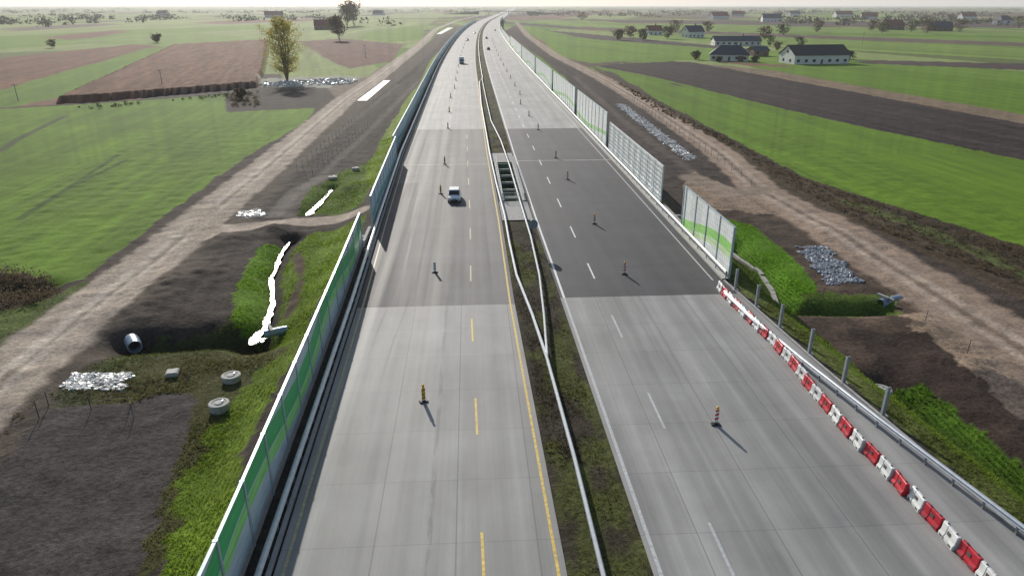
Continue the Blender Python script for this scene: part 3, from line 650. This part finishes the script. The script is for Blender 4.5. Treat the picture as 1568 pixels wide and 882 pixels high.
# ------------------------------------------------------------------ vehicles
GL=simple("car_glass",(.02,.025,.03),.12,var=.05);TY=BLK;LMP=simple("headlamp",(.7,.7,.68),.15);RDL=simple("tail_lamp",(.4,.02,.02),.3)
def car(name,loc,rotz,paint,L_=4.2,Wd=1.78,Hh=1.48):
    e=empty(name,loc,rotz);hw=Wd/2
    st=[(-.5,.42,.60,.80),(-.485,.28,.70,.90),(-.40,.22,.80,.97),(-.25,.20,.92,1.0),(-.12,.20,.98,1.0),(.1,.20,.98,1.0),(.3,.20,.99,1.0),(.44,.22,.98,.97),(.49,.30,.90,.92),(.5,.42,.75,.86)]
    mb=MB();vs=[];k=8
    for t,zb,zt,s in st:
        y=t*L_;w=hw*s
        vs+=[(-w*.86,y,zb),(-w*.98,y,zb+.12),(-w,y,(zb+zt)/2+.05),(-w*.90,y,zt),(w*.90,y,zt),(w,y,(zb+zt)/2+.05),(w*.98,y,zb+.12),(w*.86,y,zb)]
    fs=[(i*k+j,i*k+(j+1)%k,(i+1)*k+(j+1)%k,(i+1)*k+j) for i in range(len(st)-1) for j in range(k)]+[tuple(range(k)),tuple(range((len(st)-1)*k,len(st)*k))[::-1]]
    mb.add(vs,fs,0);mb.build("body",[paint],e,True)
    mb=MB();a=[(-.24,.93,.86),(-.09,Hh-.06,.74),(.33,Hh-.06,.72),(.46,.95,.84)]
    vs=[]
    for t,z,s in a: vs+=[(-hw*s,t*L_,z),(hw*s,t*L_,z)]
    vs+=[(-hw*.87,.0,.95),(hw*.87,0,.95),(-hw*.87,.25*L_,.96),(hw*.87,.25*L_,.96)]
    mb.add(vs,[(0,1,3,2),(2,3,5,4),(4,5,7,6),(0,2,8),(2,4,10,8),(4,6,10),(1,9,3),(3,9,11,5),(5,11,7)],0);mb.build("windows",[GL],e)
    mb=MB();mb.box((0,.115*L_,Hh-.02),(Wd*.80,.47*L_,.10),0,top=(.86,.9))
    for s in(-1,1):
        for (y0,z0,s0,y1,z1,s1) in((-.245,.94,.865,-.09,Hh-.05,.74),(.47,.95,.845,.335,Hh-.05,.725),(.12,.95,.885,.11,Hh-.05,.74)):
            mb.cyl((s*hw*s0,y0*L_,z0),(s*hw*s1,y1*L_,z1),.055,.045,6,0)
    mb.build("roof_and_pillars",[paint],e)
    mb=MB()
    for s in(-1,1):
        for yy_ in(-.31,.30): 
            mb.cyl((s*(hw-.2),yy_*L_,.31),(s*(hw+.01),yy_*L_,.31),.31,.31,16,0);mb.cyl((s*(hw+.012),yy_*L_,.31),(s*(hw+.02),yy_*L_,.31),.18,.18,10,1)
    mb.build("wheels",[TY,STEELD],e)
    mb=MB()
    for s in(-1,1):
        mb.box((s*hw*.68,-.487*L_,.62),(.34,.10,.16),0);mb.box((s*hw*.74,.493*L_,.80),(.22,.08,.26),1);mb.box((s*(hw+.06),-.2*L_,.98),(.14,.12,.11),3)
    mb.box((0,-.502*L_,.40),(1.0,.05,.18),2);mb.box((0,-.502*L_,.62),(.6,.05,.10),2);mb.box((0,.503*L_,.55),(.5,.03,.12),4)
    mb.build("lights_grille_mirrors",[LMP,RDL,BLK,paint,WPL],e)
    return e
PW=simple("white_car_paint",(.80,.81,.82),.3,var=.03);PD=simple("dark_car_paint",(.05,.06,.08),.25);PS=simple("silver_car_paint",(.4,.42,.45),.3,.3)
x,y=G(696,306,0);car("white_car",(x,y,.006),0,PW)
for (u,v,p) in((748,77,PD),(745,60,PD),(727,52,PS),(758,48,PW),(716,63,PD)):
    x,y=G(u,v,0);car("car",(x,y,.006),math.pi if u>735 else 0,p)
def van(loc,rotz):
    e=empty("delivery_van",loc,rotz);mb=MB()
    mb.box((0,.9,1.75),(2.15,4.4,2.5),0,top=(.96,.99));mb.box((0,-2.0,1.35),(2.05,1.4,1.7),1,top=(.88,.7));mb.box((0,-2.75,.85),(2.0,.7,.75),1,top=(.92,.7));mb.box((0,-.2,.45),(1.9,5.6,.3),3)
    mb.add([(-.85,-2.68,1.35),(.85,-2.68,1.35),(.78,-2.5,2.05),(-.78,-2.5,2.05)],[(0,1,2,3)],2)
    mb.box((0,-3.12,.75),(1.2,.05,.3),3)
    for s in(-1,1):
        mb.box((s*.75,-3.09,.85),(.35,.08,.2),4);mb.box((s*1.2,-2.4,1.6),(.2,.1,.35),3);mb.box((s*1.0,-1.95,1.7),(.03,.7,.5),2)
        for yy_ in(-2.1,2.0): mb.cyl((s*.8,yy_,.38),(s*1.06,yy_,.38),.38,.38,14,3)
    mb.build("bodywork",[WPL,simple("blue_cab_paint",(.35,.45,.55),.3),GL,BLK,LMP],e);return e
x,y=G(707,98,0);van((x,y,.01),0)
# ------------------------------------------------------------------ trees
def leafmat(name,c1,c2,tr=.4):
    a=NT(name);n=a.noise(a.pos(),.6,4);a.l(a.mix(a.rng(n,.35,.65,0,1),c1,c2),a.b.inputs["Base Color"]);a.b.inputs["Roughness"].default_value=.7;a.b.inputs["Specular IOR Level"].default_value=.2
    a.translucent(tr);return a.m
LY_=leafmat("autumn_leaves",(.26,.24,.04),(.46,.38,.07),.5);LG=leafmat("green_leaves",(.05,.075,.025),(.10,.11,.035));LB=leafmat("brown_leaves",(.10,.075,.045),(.16,.12,.07))
BARK=simple("bark",(.13,.11,.09),.9,var=.3)
def quads(P,s,r):
    n=len(P);a=r.normal(size=(n,3));a/=np.linalg.norm(a,axis=1)[:,None];b=np.cross(a,r.normal(size=(n,3)));b/=np.linalg.norm(b,axis=1)[:,None]
    s=s*r.uniform(.5,1.3,(n,1));V=np.stack([P-a*s-b*s*.6,P+a*s-b*s*.6,P+a*s+b*s*.6,P-a*s+b*s*.6],1).reshape(-1,3);return V
def tree(name,loc,h,wd,mat,nl=3500,ls=.3,base=.15,seed=0,fork=3):
    r=np.random.default_rng(seed);e=empty(name,loc);mb=MB();tips=[]
    for k in range(fork):
        a=r.uniform(0,6.28);top=np.array([math.cos(a)*wd*.16*(fork>1),math.sin(a)*wd*.16*(fork>1),h*r.uniform(.82,.97)])
        prev=np.array([0,0,-.3]);N_=7;rad=h*.016
        for i in range(1,N_+1):
            t=i/N_;q=top*np.array([t**.8,t**.8,t])+np.append(r.normal(0,wd*.012,2),0)
            mb.cyl(prev,q,rad*(1-.85*(i-1)/N_),rad*(1-.85*t),7,0,False)
            if t>base:
                for j in range(5):
                    an=r.uniform(0,6.28);prof=math.sin(math.pi*min(1,(t-base)/(1-base)*.85+.13))**.7
                    ln=wd*.5*prof*r.uniform(.45,1.05);p2=q+np.array([math.cos(an)*ln,math.sin(an)*ln,ln*r.uniform(.35,.9)])
                    if p2[2]<h*1.02:
                        mb.cyl(q,p2,rad*.35*(1-.7*t),rad*.06,5,0,False)
                        for m in(.45,.7,.9,1.0): tips.append(q+(p2-q)*m)
            prev=q
    mb.build("trunk_and_limbs",[BARK],e,True)
    tips=np.array(tips);c=tips[r.integers(0,len(tips),nl)]+r.normal(0,wd*.045,(nl,3))*np.array([1,1,1.1]);c=c[c[:,2]>h*base*.6]
    V=quads(c,ls,r);o=npmesh("leaves",V,np.arange(len(V)).reshape(-1,4),mat);o.parent=e;return e
x,y,z=gz(440,124);tree("poplar_tree",(x,y,z),22.5,15.5,LY_,6500,.20,.08,3,5)
x,y,z=gz(520,63);tree("distant_tree",(x,y,z),18,16,LB,1500,.5,.15,5)
x,y,z=gz(543,40);tree("distant_tree",(x,y,z),30,30,LB,1200,.8,.2,6)
x,y,z=gz(532,42);tree("distant_tree",(x,y,z),26,24,LB,1000,.8,.2,9)
k=11
for (u,v,h,wd,m) in((1250,50,12,14,LB),(1170,62,10,12,LB),(1022,60,10,13,LG),(965,58,9,14,LB),(1065,92,4,6,LG),(1300,95,5,6,LG),(985,62,8,10,LG),(1180,72,7,8,LG),(1420,52,13,22,LB),(1395,50,11,18,LG),(1470,50,12,20,LB),(1335,48,10,16,LB),(1560,45,14,22,LB),(1035,50,12,16,LB),(1200,55,9,14,LG),(1225,72,6,9,LG),(890,32,14,25,LB),(368,152,3,4,LB),(80,74,5,7,LB),(240,66,6,8,LB),(948,62,8,12,LB),(1085,50,10,14,LB),(1350,52,9,16,LG),(1190,78,5,6,LB),(1155,96,3,4,LG),(1100,96,2.5,4,LG)):
    x,y,z=gz(u,v);k+=1;tree("tree",(x,y,z),h,wd,m,600,.45 if v<70 else .28,.1,k,2)
P=[];
for i in range(1500):
    y=1000*(8.0**rng.uniform(0,1));x=rng.uniform(-1.0,1.05)*y
    if abs(x-float(bend(y)))<70: continue
    if vn(np.array(x/(y*.12)),np.array(y/500),55)<.45: continue
    w_=rng.uniform(8,30)*(y/1800)**.5;h_=rng.uniform(5,12);n=34
    a=rng.uniform(0,6.28,n);rr_=np.sqrt(rng.uniform(0,1,n));P.append(np.stack([x+np.cos(a)*rr_*w_,y+np.sin(a)*rr_*w_*.4,-1.5+h_*rng.uniform(0,1,n)*(1-.5*rr_**2)],1))
P=np.concatenate(P);V=quads(P,1.7,rng);npmesh("distant_tree_line",V,np.arange(len(V)).reshape(-1,4),leafmat("far_foliage",(.05,.06,.04),(.09,.085,.055)))
def brush(name,poly,n,h,mat,ls=.1):
    Pn=GP(poly);px=np.array(Pn);xx=rng.uniform(px[:,0].min(),px[:,0].max(),n*5);yy_=rng.uniform(px[:,1].min(),px[:,1].max(),n*5);ii=pip(Pn,xx,yy_)[:n];out=[]
    for i in ii:
        z=zat(xx[i],yy_[i]);m=26;hh=h*random.uniform(.4,1.2);r_=rng.normal(0,hh*.38,(m,2));out.append(np.stack([xx[i]+r_[:,0],yy_[i]+r_[:,1],z+rng.uniform(0,1,m)*hh],1))
    V=quads(np.concatenate(out),ls,rng);npmesh(name,V,np.arange(len(V)).reshape(-1,4),mat)
brush("shrubs",[(-80,425),(0,418),(75,428),(92,448),(40,466),(-80,490)],260,1.1,LB,.08)
brush("shrubs",[(150,168),(345,145),(372,150),(340,150),(100,166)],40,.8,LG,.15)
brush("weeds",[(1100,205),(1200,258),(1235,276),(1420,338),(1568,385),(1568,440),(1330,345),(1180,268)],600,.4,LB,.06)
brush("weeds",[(930,118),(1010,160),(1120,218),(1120,226),(1000,166)],160,.6,LB,.12)
brush("weeds",[(0,680),(60,610),(190,615),(280,600),(300,560),(200,590),(90,600),(0,640)],120,.22,LB,.03)
brush("weeds",[(345,150),(395,140),(400,165),(350,165)],60,1.0,LB,.15)
# ------------------------------------------------------------------ fences
FPM=simple("weathered_fence",(.16,.16,.15),.7)
def fence(pts,sp=3.0,h=1.5,z=-1.5,r=.03):
    P=GP(pts,z);mb=MB();last=None
    for a,b in zip(P[:-1],P[1:]):
        n=max(1,int(math.dist(a,b)/sp))
        for i in range(n+1):
            x=a[0]+(b[0]-a[0])*i/n;y=a[1]+(b[1]-a[1])*i/n;zz=zat(x,y);mb.cyl((x,y,zz-.2),(x,y,zz+h),r,r,6,0)
            if last and math.dist(last[:2],(x,y))>.1:
                for k in(.25,.6,.97): mb.cyl((last[0],last[1],last[2]+h*k),(x,y,zz+h*k),.006,.006,4,0,False)
            last=(x,y,zz)
    mb.build("wire_fence",[FPM])
fence([(60,640),(75,622),(140,628),(200,622),(205,640)],2.5,1.2);fence([(455,262),(520,205),(585,150),(640,105)],3.5,1.3);fence([(470,275),(540,215),(600,160)],3.5,1.3)
fence([(960,150),(1040,205),(1120,262),(1150,285)],4);fence([(1260,455),(1360,462),(1480,545),(1568,610)],4,1.2)
fence([(-100,720),(0,668),(60,640)],2.5)
# ------------------------------------------------------------------ buildings
RWH=simple("white_render",(.68,.68,.66),.8,var=.06,scale=.5);RFG=simple("dark_roof_tiles",(.05,.06,.075),.6,var=.2,scale=.8);RFR=simple("red_roof_tiles",(.24,.07,.045),.7,var=.2);BRK=simple("brown_brick",(.22,.15,.11),.85,var=.2)
def house(name,u,v,w_,d_,hw,hr,rot,wall,roof,hip=.0,nw=5,garage=False,chim=True):
    x,y,z=gz(u,v);e=empty(name,(x,y,-1.5),rot)
    mb=MB();mb.box((0,0,hw/2),(w_,d_,hw));
    if hip==0: 
        for s in(-1,1): mb.add([(s*w_/2,-d_/2,hw),(s*w_/2,d_/2,hw),(s*w_/2,0,hw+hr-.15)],[(0,1,2)],0)
    mb.build("walls",[wall],e)
    mb=MB();o=.5;a,b=w_/2+o,d_/2+o;rx=a if hip==0 else a-hip;zt=hw+hr
    for dz in(0,-.2):
        mb.add([(-a,-b,hw+.02+dz),(a,-b,hw+.02+dz),(a,b,hw+.02+dz),(-a,b,hw+.02+dz),(-rx,0,zt+dz),(rx,0,zt+dz)],[(0,1,5,4),(2,3,4,5),(1,2,5) if hip else (1,5,1),(3,0,4) if hip else (3,4,3)][:4 if hip else 2],0)
    for s in(-1,1): mb.box((0,s*b,hw-.08),(2*a,.08,.22),0)
    mb.build("roof",[roof],e)
    mb=MB()
    for s in(-1,1):
        for i in range(nw):
            xx=(i+.5)/nw*w_-w_/2;dr=(i==nw//2 and s<0)
            mb.box((xx,s*(d_/2+.02),1.1 if dr else 1.6),(1.1 if dr else 1.5,.12,2.1 if dr else 1.3),1 if dr else 0);mb.box((xx,s*(d_/2+.05),.88 if not dr else 2.25),(1.7,.2,.08),2)
        for yy_ in(-d_*.22,d_*.22): mb.box((s*(w_/2+.02),yy_,1.6),(.12,1.3,1.3),0)
        if hip==0: mb.box((s*(w_/2+.02),0,hw+hr*.3),(.12,1.2,1.1),0)
    if garage: mb.box((w_*.3,-d_/2-.05,1.25),(2.8,.12,2.5),1)
    mb.build("windows_and_door",[GL,simple("door_brown",(.12,.07,.04),.6),RWH],e)
    if chim:
        mb=MB();mb.box((w_*.15,.6,hw+hr*.8+.4),(.8,.8,hr*.5+1.6),0);mb.box((w_*.15,.6,hw+hr*1.05+1.25),(1,1,.12),1);mb.build("chimney",[BRK,CON],e)
    return e
house("white_house",1116,93,19,12,3.2,4.2,-.35,RWH,RFG,5,5,True)
house("white_barn",1245,97,29,14,4.2,4.4,.12,RWH,simple("barn_roof",(.045,.047,.043),.7,var=.25),0,7,chim=False)
house("long_building",1126,70,32,13,3.2,3.2,-.1,RWH,RFG,0,8)
house("garden_shed",1160,86,9,8,3,2,.1,BRK,RFG,0,2,chim=False)
house("white_house",1060,58,16,12,5,5,.3,RWH,RFG,0,4);house("red_roof_house",1000,54,14,11,4,4.5,.2,RWH,RFR,0,3)
house("brick_house",1365,46,22,14,5,6,.1,BRK,RFR,0,5);house("brick_house",1435,48,26,14,4,6,-.2,BRK,RFG,0,5);house("white_house",1535,38,22,16,6,6,.2,RWH,RFG,4,4)
house("farm_house",500,46,26,14,5,6,.1,BRK,RFR,0,5);house("farm_house",1100,30,36,20,6,8,.2,RWH,RFR,0,5);house("farm_house",1290,27,40,20,6,8,.0,RWH,RFR,0,5);house("farm_house",420,28,40,20,6,8,.3,RWH,RFR,0,5);house("farm_house",1180,34,30,18,6,7,-.2,RWH,RFG,0,5)
for (u,v,r_) in((1130,26,RFR),(1215,25,RFG),(1330,30,RFR),(1480,30,RFR),(250,24,RFR),(580,24,RFG)): house("farm_house",u,v,30,16,5,8,random.uniform(-.4,.4),RWH,r_,0,4)
mb=MB();yb=2300;xb=float(bend(yb))+6
mb.box((xb,yb,7),(150,12,1.6));
for s in(-45,-16,16,45): mb.box((xb+s,yb,2.6),(2,8,8))
for s in(-1,1): mb.add([(xb+s*75,yb-7,7.8),(xb+s*75,yb+7,7.8),(xb+s*190,yb+7,-1.5),(xb+s*190,yb-7,-1.5),(xb+s*75,yb-20,-1.5),(xb+s*75,yb+20,-1.5)],[(0,1,2,3),(0,3,4),(1,5,2)],1)
mb.build("overpass_bridge",[CONL,simple("embankment_grass",(.08,.11,.04),.9)])
PCO=simple("pole_concrete",(.3,.28,.26),.8)
def pole(u,v,h,arm=0,z=-1.5):
    x,y,zz=gz(u,v,z);mb=MB();mb.cyl((0,0,-.2),(0,0,h),.13,.08,8);mb.box((0,0,h-.5),(1.6,.12,.12));
    for s in(-.7,0,.7): mb.cyl((s,0,h-.44),(s,0,h-.2),.06,.04,6)
    mb.build("utility_pole",[PCO],loc=(x,y,zz))
for (u,v,h) in((28,155,5),(250,138,5),(950,62,9),(1320,70,9),(1060,44,9),(560,90,7)): pole(u,v,h)
# ------------------------------------------------------------------ haze volume
mb=MB();mb.box((0,9000,140),(40000,26000,320));hz=mb.build("sky_haze",[])
hm=bpy.data.materials.new("haze");hm.use_nodes=True;t=hm.node_tree;t.nodes.clear();vs_=t.nodes.new("ShaderNodeVolumeScatter");ou=t.nodes.new("ShaderNodeOutputMaterial")
vs_.inputs["Color"].default_value=(.95,.97,1,1);vs_.inputs["Density"].default_value=.0001;vs_.inputs["Anisotropy"].default_value=.3;t.links.new(vs_.outputs[0],ou.inputs["Volume"]);hz.data.materials.append(hm)
print("done",time.time()-T0)
